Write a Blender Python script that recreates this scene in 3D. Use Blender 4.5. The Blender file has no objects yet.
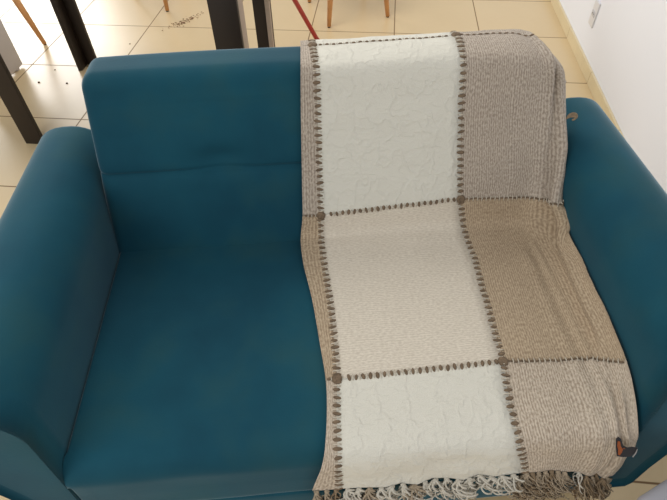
import bpy, bmesh, math, random
from mathutils import Vector, Matrix, noise
random.seed(7)
C = bpy.context.scene.collection
SC = bpy.context.scene

# ------------------------------------------------------------------ camera, light, exposure
TILE = 0.52
cam_d = bpy.data.cameras.new('camera'); cam = bpy.data.objects.new('camera', cam_d); C.objects.link(cam)
cam.location = (2.53816, -3.14052, 1.47407)
cam.rotation_euler = (0.732788, 0.0150632, 0.0928511)
cam_d.sensor_fit = 'HORIZONTAL'; cam_d.sensor_width = 36.0; cam_d.lens = 515.448 / 667 * 36.0
cam_d.clip_start = 0.02
SC.camera = cam
SC.view_settings.view_transform = 'Standard'; SC.view_settings.look = 'None'
SC.view_settings.gamma = 1; SC.view_settings.use_curve_mapping = False
SC.view_settings.exposure = 0.0

w = bpy.data.worlds.new('room_air'); SC.world = w; w.use_nodes = True
w.node_tree.nodes['Background'].inputs[0].default_value = (1.0, 0.985, 0.965, 1)
w.node_tree.nodes['Background'].inputs[1].default_value = 0.50

def area(name, loc, target, sx, sy, power, col):
    d = bpy.data.lights.new(name, 'AREA'); d.shape = 'RECTANGLE'; d.size = sx; d.size_y = sy
    d.energy = power; d.color = col
    o = bpy.data.objects.new(name, d); C.objects.link(o); o.location = loc
    o.rotation_euler = (Vector(target) - Vector(loc)).to_track_quat('-Z', 'Y').to_euler()
    return o
area('window_daylight', (-4.2, 5.6, 3.0), (2.4, -1.4, 0.4), 3.4, 2.4, 300, (1.0, 0.98, 0.95))
area('front_fill_light', (0.6, -4.7, 2.1), (2.4, -2.2, 0.4), 2.0, 1.5, 34, (1.0, 0.98, 0.95))  # unseen fill added on the camera side to brighten sofa and throw
area('ceiling_bounce_fill', (1.6, -0.6, 2.7), (1.9, -1.2, 0), 1.2, 1.2, 30, (1.0, 0.95, 0.87))  # unseen overhead fill, added in place of light bounced off the ceiling

# ------------------------------------------------------------------ helpers
def link(name, me, mats, parent=None, smooth=True):
    o = bpy.data.objects.new(name, me); C.objects.link(o)
    for m in (mats if isinstance(mats, (list, tuple)) else [mats]): me.materials.append(m)
    if smooth:
        for f in me.polygons: f.use_smooth = True
    if parent: o.parent = parent
    return o
def obj(name, bm, mat, parent=None, smooth=True):
    bmesh.ops.recalc_face_normals(bm, faces=bm.faces[:])
    me = bpy.data.meshes.new(name); bm.to_mesh(me); bm.free()
    return link(name, me, mat, parent, smooth)
def tag(o, label, cat, group=None):
    o['label'] = label; o['category'] = cat
    if group: o['group'] = group
    return o
def thing(name, label, cat, loc=(0, 0, 0), rz=0, group=None):
    o = bpy.data.objects.new(name, None); C.objects.link(o); o.empty_display_size = 0.1
    o.location = loc; o.rotation_euler = (0, 0, rz)
    return tag(o, label, cat, group)
def struct(o): o['kind'] = 'structure'; return o

def rbox_bm(lo, hi, r, n=(8, 8, 8), nr=4, fn=None, bm=None):
    """rounded box with grid faces; fn deforms every point"""
    bm = bm or bmesh.new()
    def ticks(a, b, k):
        t = [a + r * (1 - math.cos(math.pi / 2 * i / nr)) * 1.0 for i in range(nr)]
        t += [a + r + (b - a - 2 * r) * i / k for i in range(k + 1)]
        t += [b - (q - a) for q in reversed(t[:nr])]
        return t
    T = [ticks(lo[i], hi[i], n[i]) for i in range(3)]
    cache = {}
    def vert(p):
        q = [min(max(p[i], lo[i] + r), hi[i] - r) for i in range(3)]
        d = Vector([p[i] - q[i] for i in range(3)])
        pp = Vector(q) + (d.normalized() * r if d.length > 1e-9 else d)
        k = tuple(round(c, 5) for c in pp)
        if k not in cache:
            v = Vector(pp)
            cache[k] = bm.verts.new(fn(v) if fn else v)
        return cache[k]
    for ax in range(3):
        a, b = [i for i in range(3) if i != ax]
        for side in (lo[ax], hi[ax]):
            for i in range(len(T[a]) - 1):
                for j in range(len(T[b]) - 1):
                    vs = []
                    for (ii, jj) in ((i, j), (i + 1, j), (i + 1, j + 1), (i, j + 1)):
                        p = [0, 0, 0]; p[ax] = side; p[a] = T[a][ii]; p[b] = T[b][jj]
                        v = vert(p)
                        if v not in vs: vs.append(v)
                    if len(vs) >= 3:
                        try: bm.faces.new(vs)
                        except ValueError: pass
    return bm

def tube_bm(pts, rad, seg=8, bm=None, cap=True):
    bm = bm or bmesh.new()
    pts = [Vector(p) for p in pts]; rings = []
    up = Vector((0, 0, 1)); prev = None
    for i, p in enumerate(pts):
        t = (pts[min(i + 1, len(pts) - 1)] - pts[max(i - 1, 0)]).normalized()
        a = prev if prev is not None else (Vector((1, 0, 0)) if abs(t.z) > 0.9 else up)
        x = (a - t * a.dot(t)).normalized(); y = t.cross(x); prev = x
        r = rad[i] if isinstance(rad, (list, tuple)) else rad
        rings.append([bm.verts.new(p + (x * math.cos(2 * math.pi * k / seg) + y * math.sin(2 * math.pi * k / seg)) * r) for k in range(seg)])
    for a, b in zip(rings, rings[1:]):
        for k in range(seg): bm.faces.new((a[k], a[(k + 1) % seg], b[(k + 1) % seg], b[k]))
    if cap: bm.faces.new(rings[0]); bm.faces.new(rings[-1])
    return bm

def lathe_bm(prof, seg=24, fn=None):
    bm = bmesh.new(); rings = []
    for r, z in prof:
        rings.append([bm.verts.new((r * math.cos(2 * math.pi * k / seg), r * math.sin(2 * math.pi * k / seg), z)) for k in range(seg)] if r > 1e-6 else [bm.verts.new((0, 0, z))])
    for a, b in zip(rings, rings[1:]):
        for k in range(seg):
            vs = [a[k % len(a)], a[(k + 1) % len(a)], b[(k + 1) % len(b)], b[k % len(b)]]
            vs = list(dict.fromkeys(vs))
            if len(vs) >= 3: bm.faces.new(vs)
    if fn:
        for v in bm.verts: v.co = fn(v.co)
    return bm

# ------------------------------------------------------------------ materials
class NT:
    def __init__(s, name, rough=0.6, **kw):
        s.m = bpy.data.materials.new(name); s.m.use_nodes = True; s.t = s.m.node_tree
        s.b = s.t.nodes['Principled BSDF']; s.b.inputs['Roughness'].default_value = rough
        for k, v in kw.items(): s.b.inputs[k.replace('_', ' ')].default_value = v
    def n(s, typ, **kw):
        nd = s.t.nodes.new(typ)
        for k, v in kw.items():
            if k in nd.inputs: nd.inputs[k].default_value = v
            else: setattr(nd, k, v)
        return nd
    def l(s, a, b): s.t.links.new(a, b)
    def base(s, sock): s.l(sock, s.b.inputs['Base Color'])
    def bump(s, sock, st, dist=0.01):
        b = s.n('ShaderNodeBump', Strength=st, Distance=dist); s.l(sock, b.inputs['Height'])
        if s.b.inputs['Normal'].links: s.l(s.b.inputs['Normal'].links[0].from_socket, b.inputs['Normal'])
        s.l(b.outputs[0], s.b.inputs['Normal'])
    def math(s, op, a, b=None):
        m = s.n('ShaderNodeMath', operation=op)
        for i, q in enumerate((a, b)):
            if q is None: continue
            if isinstance(q, (int, float)): m.inputs[i].default_value = q
            else: s.l(q, m.inputs[i])
        return m.outputs[0]
    def mix(s, f, a, b):
        m = s.n('ShaderNodeMix', data_type='RGBA')
        for i, q in ((0, f), (6, a), (7, b)):
            if isinstance(q, (int, float)): m.inputs[i].default_value = q
            elif isinstance(q, tuple): m.inputs[i].default_value = q
            else: s.l(q, m.inputs[i])
        return m.outputs[2]
    def ramp(s, sock, p0, p1, c0=(0, 0, 0, 1), c1=(1, 1, 1, 1)):
        r = s.n('ShaderNodeValToRGB'); e = r.color_ramp.elements
        e[0].position = p0; e[0].color = c0; e[1].position = p1; e[1].color = c1
        s.l(sock, r.inputs[0]); return r.outputs[0]
def srgb(r, g, b):
    f = lambda c: (c / 255 / 12.92) if c <= 10 else ((c / 255 + 0.055) / 1.055) ** 2.4
    return (f(r), f(g), f(b), 1)
def flat(name, col, rough=0.5, var=0.06, scale=40, **kw):
    a = NT(name, rough, **kw); tc = a.n('ShaderNodeTexCoord'); no = a.n('ShaderNodeTexNoise', Scale=scale, Detail=3.0)
    a.l(tc.outputs['Object'], no.inputs['Vector'])
    d = tuple(c * (1 - var * 2) for c in col[:3]) + (1,)
    a.base(a.mix(a.ramp(no.outputs[0], .3, .7), d, col)); return a.m

def mat_floor():
    a = NT('cream_tile', 0.33); g = a.n('ShaderNodeNewGeometry'); sp = a.n('ShaderNodeSeparateXYZ'); a.l(g.outputs['Position'], sp.inputs[0])
    fx = a.math('DIVIDE', sp.outputs[0], TILE); fy = a.math('DIVIDE', sp.outputs[1], TILE)
    dist = []
    for q in (fx, fy):
        d = a.math('ABSOLUTE', a.math('SUBTRACT', a.math('FRACT', a.math('ADD', q, 0.5)), 0.5)); dist.append(d)
    mn = a.math('MINIMUM', dist[0], dist[1])
    grout = a.ramp(mn, 0.0038, 0.0062, (1, 1, 1, 1), (0, 0, 0, 1))
    no = a.n('ShaderNodeTexNoise', Scale=3.0, Detail=4.0); a.l(g.outputs['Position'], no.inputs['Vector'])
    no2 = a.n('ShaderNodeTexNoise', Scale=28.0, Detail=3.0); a.l(g.outputs['Position'], no2.inputs['Vector'])
    cell = a.n('ShaderNodeCombineXYZ'); a.l(a.math('FLOOR', fx), cell.inputs[0]); a.l(a.math('FLOOR', fy), cell.inputs[1])
    wn = a.n('ShaderNodeTexWhiteNoise'); a.l(cell.outputs[0], wn.inputs[0])
    t = a.math('ADD', a.math('MULTIPLY', no.outputs[0], .5), a.math('ADD', a.math('MULTIPLY', wn.outputs[0], .25), a.math('MULTIPLY', no2.outputs[0], .2)))
    col = a.mix(t, FLOOR_A, FLOOR_B)
    a.base(a.mix(grout, col, srgb(128, 98, 66)))
    a.bump(grout, -0.25, 0.003)
    rr = a.n('ShaderNodeMath', operation='MULTIPLY_ADD'); a.l(grout, rr.inputs[0]); rr.inputs[1].default_value = .5; rr.inputs[2].default_value = .3
    a.l(rr.outputs[0], a.b.inputs['Roughness'])
    return a.m
FLOOR_A = srgb(212, 187, 144); FLOOR_B = srgb(227, 206, 166)

def mat_wall():
    a = NT('white_wall_paint', 0.75); g = a.n('ShaderNodeNewGeometry'); no = a.n('ShaderNodeTexNoise', Scale=55.0, Detail=4.0)
    a.l(g.outputs['Position'], no.inputs['Vector'])
    n2 = a.n('ShaderNodeTexNoise', Scale=1.7, Detail=3.0); a.l(g.outputs['Position'], n2.inputs['Vector'])
    a.base(a.mix(n2.outputs[0], srgb(238, 241, 249), srgb(243, 245, 252))); a.bump(no.outputs[0], .08, .003); return a.m

def mat_suede():
    a = NT('blue_suede', 0.82); tc = a.n('ShaderNodeTexCoord')
    n1 = a.n('ShaderNodeTexNoise', Scale=3.2, Detail=4.0, Roughness=.55); a.l(tc.outputs['Object'], n1.inputs['Vector'])
    n2 = a.n('ShaderNodeTexNoise', Scale=260.0, Detail=2.0); a.l(tc.outputs['Object'], n2.inputs['Vector'])
    n3 = a.n('ShaderNodeTexNoise', Scale=6.5, Detail=3.0); a.l(tc.outputs['Object'], n3.inputs['Vector'])
    c = a.mix(a.ramp(n1.outputs[0], .35, .68), BLUE_A, BLUE_B)
    c = a.mix(a.math('MULTIPLY', a.ramp(n3.outputs[0], .5, .72), .35), c, BLUE_C)
    a.base(c); a.bump(n2.outputs[0], .12, .002)
    a.b.inputs['Sheen Weight'].default_value = .85; a.b.inputs['Sheen Roughness'].default_value = .32
    a.b.inputs['Sheen Tint'].default_value = srgb(185, 203, 212)
    a.b.inputs['Specular IOR Level'].default_value = .2
    return a.m
BLUE_A = srgb(13, 65, 82); BLUE_B = srgb(21, 80, 97); BLUE_C = srgb(42, 74, 72)

def mat_cloth(name, ca, cb, style):
    """woven cotton: style = 'rib' | 'herring' | 'coarse' | 'crinkle'"""
    a = NT(name, 0.9); uv = a.n('ShaderNodeUVMap', uv_map='cloth'); sp = a.n('ShaderNodeSeparateXYZ'); a.l(uv.outputs[0], sp.inputs[0])
    U, V = sp.outputs[0], sp.outputs[1]
    def stretched(su, sv, sc, det=2.0):
        c = a.n('ShaderNodeCombineXYZ'); a.l(a.math('MULTIPLY', U, su), c.inputs[0]); a.l(a.math('MULTIPLY', V, sv), c.inputs[1])
        n = a.n('ShaderNodeTexNoise', Scale=sc, Detail=det); a.l(c.outputs[0], n.inputs['Vector']); return n.outputs[0]
    def lines(q, pitch): return a.math('MULTIPLY', a.math('ADD', a.math('SINE', a.math('MULTIPLY', q, 6.2832 / pitch)), 1), .5)
    if style == 'rib': h = a.math('ADD', a.math('MULTIPLY', stretched(1, .45, 290), .84), a.math('MULTIPLY', lines(a.math('ADD', U, a.math('MULTIPLY', stretched(1, 1, 30), .004)), .0058), .16))
    elif style == 'coarse': h = a.math('ADD', a.math('MULTIPLY', stretched(.4, 1, 310), .88), a.math('MULTIPLY', lines(a.math('ADD', V, a.math('MULTIPLY', stretched(1, 1, 30), .004)), .0055), .12))
    elif style == 'herring':
        tri = a.math('ABSOLUTE', a.math('SUBTRACT', a.math('FRACT', a.math('MULTIPLY', U, 70)), .5))
        h = a.math('ADD', a.math('MULTIPLY', lines(a.math('ADD', V, a.math('MULTIPLY', tri, .013)), .0048), .18), a.math('MULTIPLY', stretched(1, .7, 230), .82))
    else: h = stretched(1, 1, 480)
    big = stretched(1, 1, 9, 4.0)
    t = a.math('ADD', a.math('MULTIPLY', a.ramp(h, .37, .63), .75), a.math('MULTIPLY', big, .25))
    a.base(a.mix(t, ca, cb))
    a.bump(h, .35 if style != 'crinkle' else .12, .003)
    if style in ('crinkle', 'coarse'):
        n = stretched(1, .7, 16, 3.0); rid = a.math('ABSOLUTE', a.math('SUBTRACT', n, .5))
        n2 = stretched(.6, 1, 34, 4.0); rid2 = a.math('ABSOLUTE', a.math('SUBTRACT', n2, .5))
        k = a.math('SUBTRACT', a.math('MULTIPLY', n2, .6), a.math('ADD', a.math('MULTIPLY', a.ramp(rid, 0, .05), .25), a.math('MULTIPLY', a.ramp(rid2, 0, .06), .12)))
        a.bump(k, .52 if style == 'crinkle' else .16, .010)
    a.b.inputs['Sheen Weight'].default_value = .12
    return a.m

M_floor = mat_floor(); M_wall = mat_wall(); M_suede = mat_suede()
M_base = flat('cream_skirting_tile', srgb(226, 210, 172), .35, .03, 12)
M_grout = flat('skirting_grout', srgb(165, 140, 100), .9)
M_dark = flat('dark_brown_wood', srgb(38, 27, 19), .5, .12, 18)
M_dglare = flat('dark_wood_wall_glare', srgb(176, 160, 146), .5, .05, 30)  # white wall's reflection on glossy dark boards, painted in as a pale colour
M_wood = flat('orange_beech_wood', srgb(218, 160, 104), .42, .08, 25)
M_shell = flat('white_shell_plastic', srgb(225, 224, 222), .35, .01, 5)
M_metal = flat('black_metal', srgb(30, 30, 32), .4, .05, 20, Metallic=.6)
M_red = flat('red_painted_metal', srgb(188, 46, 50), .35, .05, 15)
M_white = flat('white_board', srgb(208, 202, 200), .5, .03, 10)
M_plate = flat('white_switch_plastic', srgb(226, 226, 230), .35, .01, 5)
M_pgrey = flat('grey_plate_side', srgb(200, 200, 205), .4, .01, 5)
M_hole = flat('dark_hole', srgb(28, 26, 26), .7, .02, 5)
M_crumb = flat('brown_crumb', srgb(92, 62, 44), .9, .2, 200)
M_stool = flat('grey_plastic', srgb(158, 158, 166), .45, .03, 12)
M_foot = flat('black_rubber', srgb(24, 24, 24), .8)

# ------------------------------------------------------------------ the room
bm = bmesh.new()
def quadbox(bm, lo, hi):
    vs = [bm.verts.new((x, y, z)) for z in (lo[2], hi[2]) for y in (lo[1], hi[1]) for x in (lo[0], hi[0])]
    for f in ((0, 2, 3, 1), (4, 5, 7, 6), (0, 1, 5, 4), (2, 6, 7, 3), (0, 4, 6, 2), (1, 3, 7, 5)): bm.faces.new([vs[i] for i in f])
    return bm
WX = 3.645
struct(obj('floor', quadbox(bmesh.new(), (-3.0, -5.0, -0.05), (WX + .1, 4.0, 0.0)), M_floor, None, False))
struct(obj('wall_right', quadbox(bmesh.new(), (WX, -5.0, 0.0), (WX + .1, 4.0, 2.75)), M_wall, None, False))
bb = bmesh.new(); y = -4.68
while y < 3.9:
    rbox_bm((WX - .012, y + .0015, 0), (WX, y + TILE - .0015, 0.066), .002, (1, 1, 1), 2, None, bb); y += TILE
struct(obj('baseboard_right', bb, M_base, None, False))
gb = bmesh.new(); y = -4.68
while y < 3.9: quadbox(gb, (WX - .0105, y - .0015, 0), (WX, y + .0015, .0645)); y += TILE
struct(obj('trim_1', gb, M_grout, None, False))

# ------------------------------------------------------------------ wall outlet
ou = thing('wall_outlet', 'white rectangular power outlet plate on the white wall above the skirting', 'outlet', (WX, -0.268, 0.262))
obj('cover_plate', rbox_bm((-.009, -.0365, -.063), (0, .0365, .063), .004, (2, 4, 6), 3), M_plate, ou)
ins = obj('socket', rbox_bm((-.0115, -.0245, -.0135), (-.008, .0245, .0135), .0015, (1, 3, 2), 2), M_pgrey, ou)
for dy in (-.0095, 0, .0095):
    obj('pin_hole', tube_bm([(-.0122, dy, 0.002 if dy == 0 else 0), (-.0108, dy, 0.002 if dy == 0 else 0)], .0028, 10), M_hole, ins)

# ------------------------------------------------------------------ sofa (own frame: x along the seat, y to the back, z up)
YAW = math.radians(9.8); SO = Vector((1.84092, -2.25199, 0))
sofa = thing('sofa', 'blue suede two-seater sofa with rounded armrests under the throw', 'sofa', SO, YAW)
ZS = .42; K = .32
def crease(v, c, wd): return math.exp(-((v - c) / wd) ** 2)
def back_fn(v):
    x, yy, z = v
    zz = z
    s = (zz - ZS)
    x = x + .010 if x > .6 else x
    taper = (.064 if x < .6 else .115) * max(s, 0) + .001
    x += (taper if x < .6 else -taper) * min(1, abs(x - .6) / .5)
    front = max(0, min(1, (.09 - yy) / .09))
    # stitched horizontal seam with a small tuft, pillowed halves
    d = .007 * crease(zz, .628, .0055) + .004 * crease(zz, .628, .02) + .020 * math.exp(-((x - .32) / .06) ** 2 - ((zz - .655) / .03) ** 2) + .012 * math.exp(-((x - .9) / .07) ** 2 - ((zz - .655) / .03) ** 2)
    d -= .0015 * math.sin(max(0, min(1, (zz - ZS) / .43)) * math.pi)
    return Vector((x, yy + K * s + front * d, z + .004 * math.sin(x * 5.0) * (1 if z > .8 else 0)))
obj('backrest', rbox_bm((-.012, 0, .26), (1.19, .125, .861), .032, (30, 4, 120), 7, back_fn), M_suede, sofa)
def yfront(z): return -.590 - .09 * max(0, min(.45, .56 - z))
def seat_fn(v):
    x, yy, z = v
    R = .05; dx = (-.598 + R - yy) / R; dz = (z - (ZS - R)) / R
    if dx > 0 and dz > 0:
        k = max(dx, dz) / math.hypot(dx, dz); k = k if max(dx, dz) < .75 else 1 / math.hypot(dx, dz); yy = -.598 + R - dx * k * R; z = ZS - R + dz * k * R
    if yy < -.4: yy += (yfront(z) - yfront(ZS)) * min(1, (-.4 - yy) / .15) - .004
    if z > .32:
        z += .006 * math.sin(max(0, min(1, x / 1.2)) * math.pi) * math.sin(max(0, min(1, (yy + .6) / .6)) * math.pi) - .002
        z += .003 * noise.noise(Vector((x * 5, yy * 5, 0)))
    if yy < -.56: yy += .003 * noise.noise(Vector((x * 6, z * 9, 3)))
    return Vector((x, yy, z))
obj('seat', rbox_bm((.0015, -.598, .245), (1.1985, .05, ZS), .011, (40, 60, 16), 4, seat_fn), M_suede, sofa)
# armrest: a flared profile with a round top, swept along y
def arm_profile(n=20):
    P = []; r = .105; cx, cz = -.105, .555
    for i in range(9): P.append((0.0, .125 + (cz - .125) * i / 9))
    for i in range(n + 1):
        a = math.pi * i / n * 1.06
        ca, sa = math.cos(a), math.sin(a); e = .80 if ca < 0 else .92
        P.append((cx + r * math.copysign(abs(ca) ** e, ca), cz + .114 * math.copysign(abs(sa) ** e, sa)))
    L = [P[-1], (-.196, .50), (-.170, .45), (-.142, .38), (-.115, .31), (-.094, .22), (-.082, .135)]
    for (a, b) in zip(L, L[1:]):
        for t in (.5, 1): P.append((a[0] + (b[0] - a[0]) * t, a[1] + (b[1] - a[1]) * t))
    P += [(-.07, .118), (-.012, .118)]
    return P
def arm_bm(sgn):
    P = arm_profile(); N = len(P); bm = bmesh.new(); rings = []
    nrm = []
    for i in range(N):
        a = Vector(P[i - 1]); b = Vector(P[(i + 1) % N]); t = (b - a).normalized(); nrm.append(Vector((t.y, -t.x)))
    def ring(y, ins):
        R = []
        for (x, z), nn in zip(P, nrm):
            q = Vector((x, z)) - nn * ins
            xx = q.x if sgn < 0 else 1.2 - q.x
            R.append(bm.verts.new((xx, y, q.y)))
        return R
    y0, y1, r0, r1 = -.590, .262, .012, .022
    for i in range(6):
        a = math.pi / 2 * i / 5; rings.append(ring(y0 + r0 * (1 - math.sin(a)), r0 * (1 - math.sqrt(max(0, 1 - (1 - math.sin(a)) ** 2)))))
    for i in range(1, 16): rings.append(ring(y0 + r0 + (y1 - r1 - y0 - r0) * i / 16, 0))
    for i in range(6):
        a = math.pi / 2 * i / 5; d = math.sin(a); rings.append(ring(y1 - r1 + r1 * d, r1 * (1 - math.sqrt(max(0, 1 - d * d)))))
    for a, b in zip(rings, rings[1:]):
        for k in range(N): bm.faces.new((a[k], a[(k + 1) % N], b[(k + 1) % N], b[k]))
    for R in (rings[0], rings[-1]):
        c = sum((v.co for v in R), Vector()) / N; c.y += (.0 if R is rings[0] else .0); cv = bm.verts.new(c)
        prev = R
        for f in (.97, .9, .6, .25):
            cur = [bm.verts.new(c + (v.co - c) * f) for v in R]
            for k in range(N): bm.faces.new((prev[k], prev[(k + 1) % N], cur[(k + 1) % N], cur[k]))
            prev = cur
        for k in range(N): bm.faces.new((prev[k], prev[(k + 1) % N], cv))
    for v in bm.verts:
        if v.co.y < -.4: v.co.y += (yfront(v.co.z) + .590) * min(1, (-.4 - v.co.y) / .12)
    return bm
obj('armrest', arm_bm(-1), M_suede, sofa)
obj('armrest', arm_bm(1), M_suede, sofa)
def rail_fn(v):
    if v.y < -.56: v.y += yfront(v.z) - yfront(.25)
    return v
obj('front_rail', rbox_bm((-.012, -.6185, .118), (1.212, -.53, .252), .012, (24, 3, 6), 4, rail_fn), M_suede, sofa)
obj('back_panel', rbox_bm((-.02, .06, .118), (1.22, .2, .5), .02, (10, 3, 6), 4), M_suede, sofa)
for (x, yy) in ((.0, -.5), (1.2, -.5), (.0, .13), (1.2, .13)):
    lg = obj('leg', lathe_bm([(0, 0), (.016, 0), (.018, .01), (.027, .12), (.027, .125), (0, .125)], 16), M_dark, sofa); lg.location = (x, yy, 0)

# ------------------------------------------------------------------ the throw blanket
throw = thing('throw_blanket', 'fringed cream and taupe patchwork throw draped over the right half of the sofa', 'blanket', SO, YAW)
# control rows: (v in metres, [points for columns L, S1, S2, M, V, R, W])   sofa frame
def backrow(z, xs, lift=0.0, yo=-.016):
    y = K * (z - ZS) + yo - lift
    return [(x, y + dy, z + dz) for (x, dy, dz) in xs]
F = lambda x: (x, 0, 0)
rows = []
rows.append(('hang', [(x, .215, .62) for x in (.545, .575, .925, 1.05, 1.13)] + [(1.165, .20, .62), (1.17, .13, .61)]))
rows.append(('hang', [(x, .262, .76) for x in (.543, .573, .926, 1.05, 1.12)] + [(1.158, .25, .755), (1.175, .17, .74)]))
rows.append(('rear', [(x, .279, .852) for x in (.542, .572, .928, 1.05, 1.11)] + [(1.148, .262, .838), (1.176, .20, .81)]))
rows.append(('crest', [(.541, .232, .867), (.571, .233, .867), (.929, .233, .873), (1.045, .233, .873), (1.10, .230, .866), (1.150, .215, .845), (1.182, .185, .79)]))
rows.append(('top', [(.539, .165, .868), (.573, .165, .868), (.926, .165, .875), (1.045, .165, .873), (1.105, .163, .866), (1.163, .155, .842), (1.195, .165, .78)]))
rows.append(('front', [(.537, .126, .853), (.574, .126, .853), (.924, .126, .856), (1.045, .124, .855), (1.11, .120, .847), (1.172, .118, .828), (1.204, .15, .765)]))
rows.append(('front', backrow(.77, [F(.531), F(.572), F(.927), F(1.05), F(1.12), (1.188, .004, 0), (1.206, .075, 0)])))
rows.append(('front', backrow(.66, [F(.525), F(.569), F(.934), F(1.06), F(1.13), (1.208, -.010, 0), (1.214, .09, 0)])))
rows.append(('front', backrow(.575, [F(.520), F(.567), F(.941), F(1.07), F(1.14), (1.205, -.035, .01), (1.207, .05, 0)], .002)))
rows.append(('seam1', [(.516, .012, .500), (.566, .010, .500), (.946, .014, .523), (1.07, .010, .520), (1.138, .002, .522), (1.193, -.055, .545), (1.196, .01, .54)]))
rows.append(('drop', [(.507, -.006, .443), (.563, -.007, .443), (.960, -.006, .452), (1.08, -.010, .450), (1.138, -.025, .465), (1.204, -.098, .520), (1.206, -.06, .535)]))
rows.append(('toe', [(.506, -.045, .436), (.563, -.046, .436), (.962, -.055, .436), (1.085, -.058, .436), (1.145, -.080, .442), (1.178, -.148, .490), (1.193, -.12, .515)]))
zs = .432
rows.append(('seat', [(.511, -.110, zs), (.565, -.11, zs), (.966, -.12, zs), (1.09, -.125, zs), (1.150, -.15, .438), (1.186, -.20, .494), (1.192, -.19, .512)]))
rows.append(('seat', [(.527, -.219, zs), (.571, -.22, zs), (.958, -.24, zs + .002), (1.085, -.245, zs), (1.150, -.26, .437), (1.185, -.29, .490), (1.191, -.29, .506)]))
rows.append(('seat', [(.538, -.340, zs), (.573, -.34, zs), (.953, -.345, zs + .002), (1.08, -.355, zs), (1.148, -.365, .437), (1.185, -.39, .486), (1.191, -.39, .500)]))
rows.append(('seam2', [(.546, -.443, zs), (.571, -.443, zs), (.949, -.432, zs), (1.075, -.440, zs), (1.146, -.448, .440), (1.184, -.478, .476), (1.190, -.478, .488)]))
rows.append(('seat', [(.543, -.520, zs), (.564, -.518, zs), (.936, -.515, zs), (1.07, -.52, zs), (1.146, -.525, .440), (1.180, -.545, .452), (1.188, -.548, .460)]))
rows.append(('lip', [(.535, -.587, .428), (.560, -.587, .428), (.932, -.587, .428), (1.065, -.588, .428), (1.140, -.592, .430), (1.170, -.600, .422), (1.184, -.604, .424)]))
rows.append(('front', [(.526, -.618, .402), (.558, -.618, .402), (.938, -.619, .402), (1.068, -.620, .400), (1.140, -.624, .400), (1.178, -.624, .385), (1.190, -.622, .38)]))
rows.append(('front', [(.513, -.629, .355), (.558, -.629, .355), (.952, -.629, .36), (1.072, -.630, .345), (1.140, -.638, .340), (1.182, -.634, .32), (1.192, -.628, .315)]))
rows.append(('hem', [(.501, -.636, .308), (.557, -.637, .306), (.962, -.638, .318), (1.070, -.638, .300), (1.135, -.646, .272), (1.180, -.642, .258), (1.190, -.634, .256)]))
NV, NU = len(rows), 7
G = [[Vector(p) for p in r[1]] for r in rows]
UW = [0, .035, .40, .53, .60, .66, .70]
VW = [0]
for a, b in zip(G, G[1:]): VW.append(VW[-1] + (a[2] - b[2]).length)
def cr(p0, p1, p2, p3, t):
    # centripetal-ish safe Catmull-Rom (reduced tangents)
    return p1 + .5 * t * ((p2 - p0) + t * ((2 * p0 - 5 * p1 + 4 * p2 - p3) + t * (3 * p1 - 3 * p2 + p3 - p0)))
SU, SV = 12, 10
COLS = (NU - 1) * SU; ROWS = (NV - 1) * SV
def ev(gu, gv):
    i = min(int(gv), NV - 2); t = gv - i; j = min(int(gu), NU - 2); s = gu - j
    pts = []
    for k in (-1, 0, 1, 2):
        r = G[min(max(i + k, 0), NV - 1)]
        q = [r[min(max(j + m, 0), NU - 1)] for m in (-1, 0, 1, 2)]
        if j == 1: pts.append(q[1].lerp(q[2], s))          # the wide straight panel
        else:
            e = q[:]
            if j == 0: e[0] = 2 * q[1] - q[2]; e[3] = 2 * q[2] - q[1]
            if j == 2: e[0] = 2 * q[1] - q[2]
            pts.append(cr(*e, s))
    return cr(*pts, t)
def lerp_table(T, g):
    i = min(int(g), len(T) - 2); return T[i] + (T[i + 1] - T[i]) * (g - i)
P = [[ev(c / SU, r / SV) for c in range(COLS + 1)] for r in range(ROWS + 1)]
def normal(r, c):
    a = P[r][min(c + 1, COLS)] - P[r][max(c - 1, 0)]; b = P[min(r + 1, ROWS)][c] - P[max(r - 1, 0)][c]
    n = a.cross(b); n.normalize(); return -n
# soft folds: ridge (+) or valley (-) along lines in (column, row) space: (amplitude, width in columns, [(gu, gv), ...])
FOLDS = [(.010, .16, [(4.45, 3), (4.5, 7), (4.55, 9)]), (-.024, .11, [(4.62, 5.5), (4.48, 7), (4.40, 8.5), (4.48, 9.6), (4.62, 11)]), (.012, .16, [(4.82, 7), (4.75, 9), (4.85, 10.4)]),
         (.008, .12, [(4.62, 10), (4.7, 11.5), (4.6, 14), (4.3, 15.2)]), (-.009, .13, [(4.3, 9.6), (4.35, 12), (4.35, 14.2)]),
         (.007, .14, [(3.8, 11.5), (3.9, 13.5), (4.0, 16), (3.9, 19)]), (-.005, .12, [(4.5, 15), (4.2, 17), (4.0, 20)]),
         (.007, .15, [(4.6, 16), (4.4, 18), (4.3, 20)]), (.004, .2, [(3.2, 12), (3.4, 15), (3.5, 20)]),
         (.005, .05, [(1.15, 18), (1.2, 19), (1.22, 20)]), (.006, .05, [(1.42, 17.6), (1.45, 19), (1.44, 20)]), (-.006, .06, [(1.5, 18.4), (1.53, 20)]),
         (.006, .05, [(1.62, 17.8), (1.65, 20)]), (-.005, .05, [(1.3, 18.6), (1.33, 20)]), (.006, .06, [(1.82, 18), (1.85, 20)]), (-.005, .05, [(1.72, 18.6), (1.75, 20)])]
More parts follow.
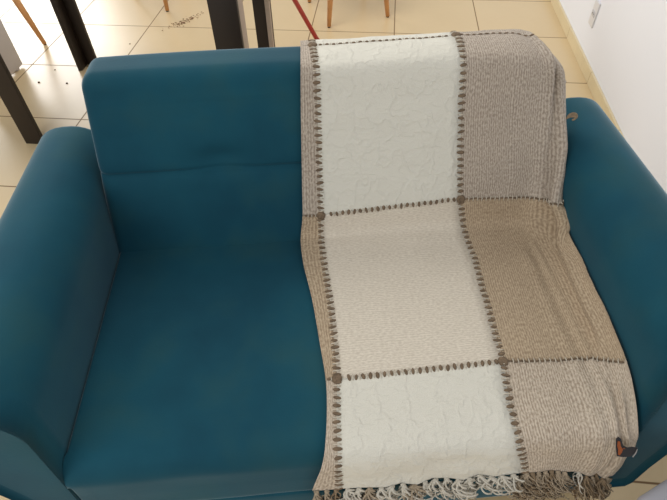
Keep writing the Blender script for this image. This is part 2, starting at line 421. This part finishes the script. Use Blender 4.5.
def fold_d(gu, gv):
    d = 0
    for amp, wd, L in FOLDS:
        if gv < L[0][1] - .8 or gv > L[-1][1] + .8: continue
        if gv <= L[0][1]: u = L[0][0]; f = 1 - (L[0][1] - gv) / .8
        elif gv >= L[-1][1]: u = L[-1][0]; f = 1 - (gv - L[-1][1]) / .8
        else:
            f = 1
            for (u0, v0), (u1, v1) in zip(L, L[1:]):
                if v0 <= gv <= v1: u = u0 + (u1 - u0) * (gv - v0) / (v1 - v0)
        d += amp * f * math.exp(-((gu - u) / wd) ** 2)
    return d
Q = []
for r in range(ROWS + 1):
    row = []
    for c in range(COLS + 1):
        gu, gv = c / SU, r / SV
        um, vm = lerp_table(UW, gu), lerp_table(VW, gv)
        d = fold_d(gu, gv) + .0022 * noise.noise(Vector((um * 14, vm * 14, 0))) + .0012 * noise.noise(Vector((um * 40, vm * 34, 5)))
        if gv > 16: d += .006 * min(1, (gv - 16) / 2.5) * noise.noise(Vector((um * 17 + vm * 12, vm * 24, 2)))
        if gv > 18: d += .004 * (gv - 18) / 2 * noise.noise(Vector((um * 22, vm * 9, 9)))
        if gv < 10 and gu < 4.2: d = max(d, -.003)
        row.append(P[r][c] + normal(r, c) * max(d, -.022 if gu > 4.2 else -.008))
    Q.append(row)
def seam_row(name): return [i for i, r in enumerate(rows) if r[0] == name][0]
RB = [0, seam_row('crest'), seam_row('seam1'), seam_row('seam2'), NV - 1]
CB = [0, 1, 2, NU - 1]
cl = lambda *a: mat_cloth(*a)
W1 = cl('white_crinkled_cotton', srgb(210, 208, 196), srgb(224, 222, 211), 'crinkle')
W2 = cl('cream_coarse_cotton', srgb(198, 188, 172), srgb(226, 218, 203), 'coarse')
T1 = cl('taupe_ribbed_cotton', srgb(138, 125, 112), srgb(198, 186, 171), 'rib')
T2 = cl('tan_woven_cotton', srgb(142, 122, 99), srgb(198, 179, 152), 'rib')
T3 = cl('pale_greige_herringbone', srgb(150, 134, 116), srgb(214, 201, 183), 'rib')
PM = [[T1, W1, T1], [T1, W1, T1], [T2, W2, T2], [T3, W1, T3]]
PL = [['taupe strip behind the backrest', 'white crinkled panel behind the backrest', 'taupe panel behind the backrest'],
      ['narrow taupe strip down the backrest', 'white crinkled panel on the backrest', 'wide ribbed taupe panel on the backrest'],
      ['narrow tan strip on the seat', 'cream coarse-woven panel on the seat', 'wide tan panel on the seat'],
      ['narrow greige strip at the front edge', 'white crinkled panel hanging over the front edge', 'pale greige panel hanging over the front edge']]
def panel(a, b):
    bm = bmesh.new(); uvl = bm.loops.layers.uv.new('cloth')
    r0, r1, c0, c1 = RB[a] * SV, RB[a + 1] * SV, CB[b] * SU, CB[b + 1] * SU
    V = {}; UVs = {}
    for r in range(r0, r1 + 1):
        for c in range(c0, c1 + 1):
            V[r, c] = bm.verts.new(Q[r][c]); UVs[V[r, c]] = (lerp_table(UW, c / SU), lerp_table(VW, r / SV))
    for r in range(r0, r1):
        for c in range(c0, c1):
            f = bm.faces.new((V[r, c], V[r + 1, c], V[r + 1, c + 1], V[r, c + 1])); f.smooth = True
            for lp in f.loops: lp[uvl].uv = UVs[lp.vert]
    me = bpy.data.meshes.new('panel'); bm.to_mesh(me); bm.free()
    o = link('panel', me, PM[a][b], throw); o['label'] = PL[a][b]
    s = o.modifiers.new('thickness', 'SOLIDIFY'); s.thickness = .003; s.offset = -1
    return o
for a in range(4):
    for b in range(3): panel(a, b)
# openwork seams: rows of brown bundles
def at(gu, gv):
    r = gv * SV; c = gu * SU; i = min(int(r), ROWS - 1); j = min(int(c), COLS - 1); f = r - i; g = c - j
    return Q[i][j].lerp(Q[i][j + 1], g).lerp(Q[i + 1][j].lerp(Q[i + 1][j + 1], g), f)
def frame_at(gu, gv, along):
    e = .04
    du = at(min(gu + e, NU - 1), gv) - at(max(gu - e, 0), gv); dv = at(gu, min(gv + e, NV - 1)) - at(gu, max(gv - e, 0))
    n = dv.cross(du); n.normalize()
    if n.length < .5: n = Vector((0, -1, 0))
    t = (dv if along == 'v' else du).normalized(); s = n.cross(t); return at(gu, gv), t, s, n
def blob(bm, p, t, s, n, a, b, h, seg=10):
    top = bm.verts.new(p + n * h); rings = []
    for k, (f, hh) in enumerate(((.6, .8), (1.0, .15), (1.0, -.3))):
        rings.append([bm.verts.new(p + t * (a * f * math.cos(2 * math.pi * i / seg)) + s * (b * f * math.sin(2 * math.pi * i / seg)) + n * (h * hh)) for i in range(seg)])
    for i in range(seg): bm.faces.new((top, rings[0][i], rings[0][(i + 1) % seg]))
    for A, B in zip(rings, rings[1:]):
        for i in range(seg): bm.faces.new((A[i], A[(i + 1) % seg], B[(i + 1) % seg], B[i]))
M_stitch = flat('brown_drawn_thread', srgb(130, 111, 90), .95, .22, 90)
M_thread = flat('cream_thread', srgb(214, 205, 188), .95, .1, 120)
def walk(along, fixed, g0, g1, pitch):
    out = []; steps = 1500; last = None; acc = pitch * .5
    for i in range(steps + 1):
        g = g0 + (g1 - g0) * i / steps; p = at(fixed, g) if along == 'v' else at(g, fixed)
        if last is not None:
            acc += (p - last).length
            if acc >= pitch: out.append(g); acc -= pitch
        last = p
    return out
def seam(along, fixed, g0, g1, pitch, a, b, label=None, bar=None):
    bar = bar or b * .9
    bm = bmesh.new(); th = bmesh.new(); prev = None
    for g in walk(along, fixed, g0, g1, pitch):
        p, t, s, n = frame_at(*((fixed, g) if along == 'v' else (g, fixed)), along)
        k = random.uniform(.85, 1.15); off = random.uniform(-.0012, .0012)
        ang = random.uniform(-.25, .25); t2 = (t * math.cos(ang) + s * math.sin(ang)); s2 = n.cross(t2)
        blob(bm, p + s * off + n * .0004, t2, s2, n, a * k, b * random.uniform(.85, 1.15), .0026)
        if prev is not None:
            m = (p + prev[0]) / 2
            tube_bm([m - s * bar + n * .001, m + n * .003, m + s * bar + n * .001], .0013, 5, th)
        prev = (p,)
    o = obj('seam_stitching', bm, M_stitch, throw)
    if label: o['label'] = label
    t = obj('thread_bars', th, M_thread, o)
    return o
sc_, s1, s2, he = RB[1], RB[2], RB[3], RB[4]
seam('v', 1.0, sc_ - 2, he - .05, .0182, .0042, .0092, 'long brown openwork seam left of the white panels')
seam('v', 2.0, sc_ - 2, he - .05, .0182, .0042, .0092, 'long brown openwork seam right of the white panels')
seam('u', sc_ + 0.0, 1.03, 1.97, .0165, .0052, .0035, 'brown openwork seam along the top of the backrest')
seam('u', sc_ + 0.0, 2.03, 5.2, .0165, .0052, .0035, 'brown openwork seam along the top of the taupe panel')
seam('u', s1, 1.05, 1.96, .0160, .0040, .0080, 'brown openwork seam across the white panel on the backrest')
seam('u', s2, 1.05, 1.96, .0160, .0040, .0080, 'brown openwork seam across the white panel on the seat')
seam('u', s1, 2.08, 5.6, .0120, .0068, .0022, 'thin brown seam across the taupe panel on the backrest', .0065)
seam('u', s2, 2.08, 5.6, .0120, .0068, .0022, 'thin brown seam across the tan panel on the seat', .0065)
seam('u', s1, .1, .92, .010, .0045, .0035, 'short brown seam across the narrow taupe strip')
seam('u', s2, .1, .92, .010, .0045, .0035, 'short brown seam across the narrow tan strip')
for gu in (1.0, 2.0):
    for gv in (sc_ - .02, s1, s2):
        p, t, s, n = frame_at(gu, gv, 'v'); bm = bmesh.new()
        for k in range(7):
            a = k * .9; off = (t * math.cos(a) + s * math.sin(a)) * (.0055 if k else 0)
            blob(bm, p + off + n * .001, t, s, n, .0075, .0065, .0042)
        obj('seam_knot', bm, M_stitch, throw)

# fringe: knotted tassels of twisted yarn along the hem, each one a part
M_fw = flat('cream_fringe_yarn', srgb(214, 209, 196), .95, .12, 150)
M_fg = flat('greige_fringe_yarn', srgb(182, 166, 143), .95, .22, 150)
M_fb = flat('brown_fringe_yarn', srgb(152, 132, 106), .95, .2, 150)
def tassel(gu, length, strands, mat, spread, lean=0.0, curl=.010, rad=.0016):
    p0, t, s, n = frame_at(gu, he, 'u'); bm = bmesh.new()
    n = Vector((n.x * .3, -1, 0)).normalized()
    dn = Vector((0, 0, -1))
    blob(bm, p0 + n * .002 + dn * .003, t, dn, n, .006, .006, .005)
    for k in range(strands):
        L = length * random.uniform(.65, 1.1); a0 = random.uniform(0, 6.28); f = random.uniform(70, 190); dx = random.uniform(-1, 1) * spread + lean
        dyy = random.uniform(.0, 1) * .022; pts = []; ph = random.uniform(0, 6.28); f2 = random.uniform(20, 45)
        for i in range(19):
            q = i / 18; amp = curl * min(1, q * 3)
            pts.append(p0 + t * (dx * q + amp * math.sin(a0 + f * L * q) + amp * .8 * math.sin(ph + f2 * L * q)) + n * (.003 + dyy * math.sin(min(1, q * 1.6) * 1.57) + amp * .6 * math.cos(a0 + f * L * q)) + dn * (L * q - .002 - amp * .5 * math.sin(ph + f * L * q)))
        tube_bm(pts, [rad * (1.1 - .3 * i / 18) for i in range(19)], 5, bm)
    return obj('tassel', bm, mat, throw)
for gu in (.15, .55): tassel(gu, .095, 8, M_fg, .012)
tassel(.92, .09, 9, M_fb, .012)
for i in range(16):
    gu = 1.05 + i * .059
    m = M_fg if i in (2, 6) else M_fw
    tassel(gu, random.choice((.06, .075, .095, .05)), random.choice((8, 10, 13)), m, .026, random.uniform(-.03, .03), .012, .0022)
for gu, L in ((2.03, .10), (2.15, .12), (2.28, .125), (2.42, .12), (2.55, .12), (2.68, .105), (2.82, .085)): tassel(gu, L, 26, random.choice((M_fg, M_fg, M_fb)), .022, 0, .013, .0014)
tassel(3.25, .05, 6, M_fw, .008)
for gu, L in ((3.5, .07), (3.75, .085), (4.0, .095), (4.25, .085), (4.5, .07)): tassel(gu, L, 22, random.choice((M_fg, M_fb)), .020, 0, .013, .0014)
# loose loops of yarn at the right edge beside the armrest
def loop(gu, gv, L, mat, ang):
    p, t, s, n = frame_at(gu, gv, 'v'); bm = bmesh.new()
    d = Vector((1, 0, 0)); upv = Vector((0, .57, .82))
    for k in range(3):
        pts = [p + d * (L * (.5 - .5 * math.cos(a)) + .002 * k) + upv * (L * (.16 + .09 * k) * math.sin(a) + .002 * k + ang * L * (.5 - .5 * math.cos(a))) for a in [i * (1.0 + .25 * k) * math.pi / 14 for i in range(15)]]
        tube_bm(pts, .0026, 6, bm)
    o = obj('yarn_loop', bm, mat, throw); return o
loop(5.0, 6.5, .024, M_fb, .1); loop(5.0, 7.9, .014, M_fg, .1)

# small black sewn-in label with an orange motif
M_lab = flat('black_label_satin', srgb(26, 24, 28), .45, .05, 60)
M_or = flat('orange_label_print', srgb(150, 74, 18), .6, .15, 400)
M_le = flat('white_label_edge', srgb(150, 146, 142), .7, .05, 100)
lp = Vector((1.143, -.640, .416))
en = Vector((-.30, -.62, .72)).normalized(); ex = Vector((1, .0, 0)); ex = (ex - en * ex.dot(en)).normalized(); ez = en.cross(ex)
def labmesh(pts, h=.0, th=.0012, bend=.0008):
    bm = bmesh.new(); n = len(pts)
    fr = [bm.verts.new(lp + ex * x * .85 + ez * z * .85 + en * (h + th + bend * math.sin(x * 120))) for x, z in pts]
    bk = [bm.verts.new(lp + ex * x * .85 + ez * z * .85 + en * (h + bend * math.sin(x * 120))) for x, z in pts]
    bm.faces.new(fr); bm.faces.new(bk[::-1])
    for i in range(n): bm.faces.new((fr[i], fr[(i + 1) % n], bk[(i + 1) % n], bk[i]))
    return bm
lab = obj('sewn_label', labmesh([(-.020, -.018), (-.006, -.020), (.010, -.017), (.020, -.008), (.026, .004), (.014, .006), (.004, .004), (-.004, .008), (-.008, .024), (-.013, .028), (-.019, .024), (-.021, .004)]), M_lab, throw, False)
lab['label'] = 'small black label with an orange motif'
obj('motif', labmesh([(-.018, -.013), (-.014, -.015), (-.009, -.008), (-.006, .000), (-.010, .006), (-.011, .018), (-.016, .019), (-.018, .008), (-.0165, -.002)], 0.003, .0006), M_or, lab, False)
obj('motif', labmesh([(-.006, .001), (-.0005, .0005), (-.004, .0035)], 0.003, .0006), M_or, lab, False)
obj('border', labmesh([(.012, -.0165), (.0185, -.0085), (.0235, .001), (.0255, .001), (.0205, -.010), (.0135, -.0185)], 0.003, .0006), M_le, lab, False)

# ------------------------------------------------------------------ dark table behind the sofa
tab = thing('dining_table', 'dark brown wooden table with angled board legs standing behind the sofa', 'table', (1.4, -.88, 0))
obj('tabletop', rbox_bm((-.59, -.385, .765), (.60, .385, .80), .006, (6, 4, 1), 3), M_dark, tab)
def lleg(x, y, sx, sy, wx, wy, th=.022):
    """two boards meeting at the table corner (sx, sy point outwards)"""
    bm = bmesh.new()
    X = sorted((x, x - sx * wx)); Yt = sorted((y, y - sy * th))
    rbox_bm((X[0], Yt[0], 0), (X[1], Yt[1], .765), .002, (1, 1, 1), 2, None, bm)
    a = obj('leg', bm, M_dark, tab)
    Xt = sorted((x, x - sx * th)); Y = sorted((y - sy * th, y - sy * wy))
    obj('leg_board', rbox_bm((Xt[0], Y[0], 0), (Xt[1], Y[1], .765), .002, (1, 1, 1), 2), M_dglare if sx > 0 else M_dark, a)
lleg(.822 - 1.4, .88 - .478, -1, 1, .082, .095)
lleg(.860 - 1.4, .88 - 1.255, -1, -1, .09, .09)
lleg(1.993 - 1.4, .88 - 1.25, 1, -1, .11, .09)
lleg(1.963 - 1.4, .88 - .53, 1, 1, .09, .05)
obj('apron', rbox_bm((-.50, .30, .68), (.54, .322, .765), .002, (1, 1, 1), 2), M_dark, tab)
obj('apron', rbox_bm((-.50, -.345, .70), (.50, -.323, .765), .002, (1, 1, 1), 2), M_dark, tab)

# pale upright panel at the left
pn = thing('upright_panel', 'pale grey-white upright panel beside the dark table leg at the left edge', 'panel', (.468, -.73, 0))
obj('board', rbox_bm((-.011, -.19, .012), (.011, .19, .74), .004, (1, 2, 4), 3), M_white, pn)
for yy in (-.14, .14):
    obj('foot', rbox_bm((-.10, yy - .012, 0), (.008, yy + .012, .014), .003, (2, 1, 1), 2), M_white, pn)

# ------------------------------------------------------------------ shell chairs with tapered wooden legs
def make_chair(center, foot_ang, half, label):
    ch = thing('shell_chair', label, 'chair', (center[0], center[1], 0), 0, 'chairs around the dark table')
    # seat shell
    prof = [(0, .405), (.10, .405), (.17, .415), (.205, .44), (.215, .47), (.209, .472), (.198, .447), (.165, .424), (.10, .414), (0, .414)]
    def shell(v):
        r = math.hypot(v.x, v.y); a = math.atan2(v.y, v.x) - (foot_ang + math.pi * .75)
        k = max(0, (r - .15) / .06) * max(0, math.cos(a)) ** 1.5
        return Vector((v.x * (1 + .1 * k), v.y * (1 + .1 * k), v.z + .30 * k))
    obj('seat_shell', lathe_bm(prof, 40, shell), M_shell, ch)
    for k in range(4):
        a = foot_ang + k * math.pi / 2; c, s = math.cos(a), math.sin(a)
        top = (c * half * .78, s * half * .78, .395); bot = (c * half, s * half, .006)
        lg = obj('leg', tube_bm([bot, [bot[i] + (top[i] - bot[i]) * .5 for i in range(3)], top], [.0125, .0185, .022], 14), M_wood, ch)
        obj('glide', tube_bm([(bot[0], bot[1], 0), (bot[0], bot[1], .007)], .009, 10), M_foot, lg)
        obj('strut', tube_bm([(top[0] * .98, top[1] * .98, .33), (c * .05, s * .05, .402)], .004, 8), M_metal, ch)
    return ch
def chair_from(foot, center, label):
    d = (foot[0] - center[0], foot[1] - center[1]); return make_chair(center, math.atan2(d[1], d[0]), math.hypot(*d), label)
chair_from((2.19, .055), (2.287, .322), 'chair with tapered orange wooden legs, behind the white end of the throw')
chair_from((.48, -.28), (.195, -.405), 'chair with one slim orange wooden leg showing between pale panel and table leg')
chair_from((1.09, .225), (1.05, .507), 'chair with one orange leg tip showing at the top between dark table legs')

# red pole leaning on the far edge of the table
pl = thing('pole', 'thin red metal pole leaning against the dark table behind the sofa', 'pole', (2.150, -.155, 0))
pd = Vector((-.108, -.128, .30)).normalized(); 
obj('shaft', tube_bm([pd * .012, pd * .93], .0130, 16), M_red, pl)
obj('end_cap', tube_bm([pd * .004 + Vector((0, 0, .002)), pd * .03], .0145, 16), M_red, pl)

# grey rounded stool in the bottom right corner
st = thing('stool', 'grey plastic stool with rounded corners in front of the right armrest', 'stool', (3.308, -2.792, 0), math.radians(31))
obj('stool_top', rbox_bm((-.20, -.17, .375), (.20, .13, .42), .02, (4, 4, 1), 5), M_stool, st)
for x, yy in ((-.16, -.13), (.16, -.13), (-.16, .09), (.16, .09)):
    obj('leg', rbox_bm((x - .02, yy - .02, 0), (x + .02, yy + .02, .385), .008, (1, 1, 3), 3), M_stool, st)

# ------------------------------------------------------------------ crumbs on the floor
def crumb(x, y, r, label):
    bm = bmesh.new(); bmesh.ops.create_icosphere(bm, subdivisions=2, radius=r)
    for v in bm.verts:
        v.co *= 1 + .35 * noise.noise(v.co * (2.2 / r) + Vector((x * 9, y * 9, 0))); v.co.z = max(v.co.z * .6, -r * .3)
    o = obj('crumb', bm, M_crumb); o.location = (x, y, r * .3); tag(o, label, 'crumb', 'crumbs on the floor tiles'); return o
crumb(.654, -.71, .006, 'left one of two small brown crumbs on the tile beside the sofa back')
crumb(.816, -.71, .006, 'right one of two small brown crumbs on the tile beside the sofa back')
crumb(.682, -.572, .004, 'tiny brown crumb on the tile near the dark table leg')
crumb(1.002, -.241, .004, 'tiny lone crumb on the tile above the sofa back')
bm = bmesh.new()
for k in range(150):
    q = random.gauss(0, 1); x = 1.25 + q * .035 + random.gauss(0, .018); yy = .085 + q * .055 + random.gauss(0, .018); r = random.uniform(.0012, .004)
    mtx = Matrix.Translation((x, yy, r * .5)) @ Matrix.Diagonal((1.3, 1, .55, 1)); bmesh.ops.create_icosphere(bm, subdivisions=1, radius=r, matrix=mtx)
d = obj('spilled_dirt', bm, flat('pale_brown_dirt', srgb(160, 124, 96), .95, .2, 150)); tag(d, 'scatter of brown dirt on the tiles left of the dark table leg', 'dirt'); d['kind'] = 'stuff'
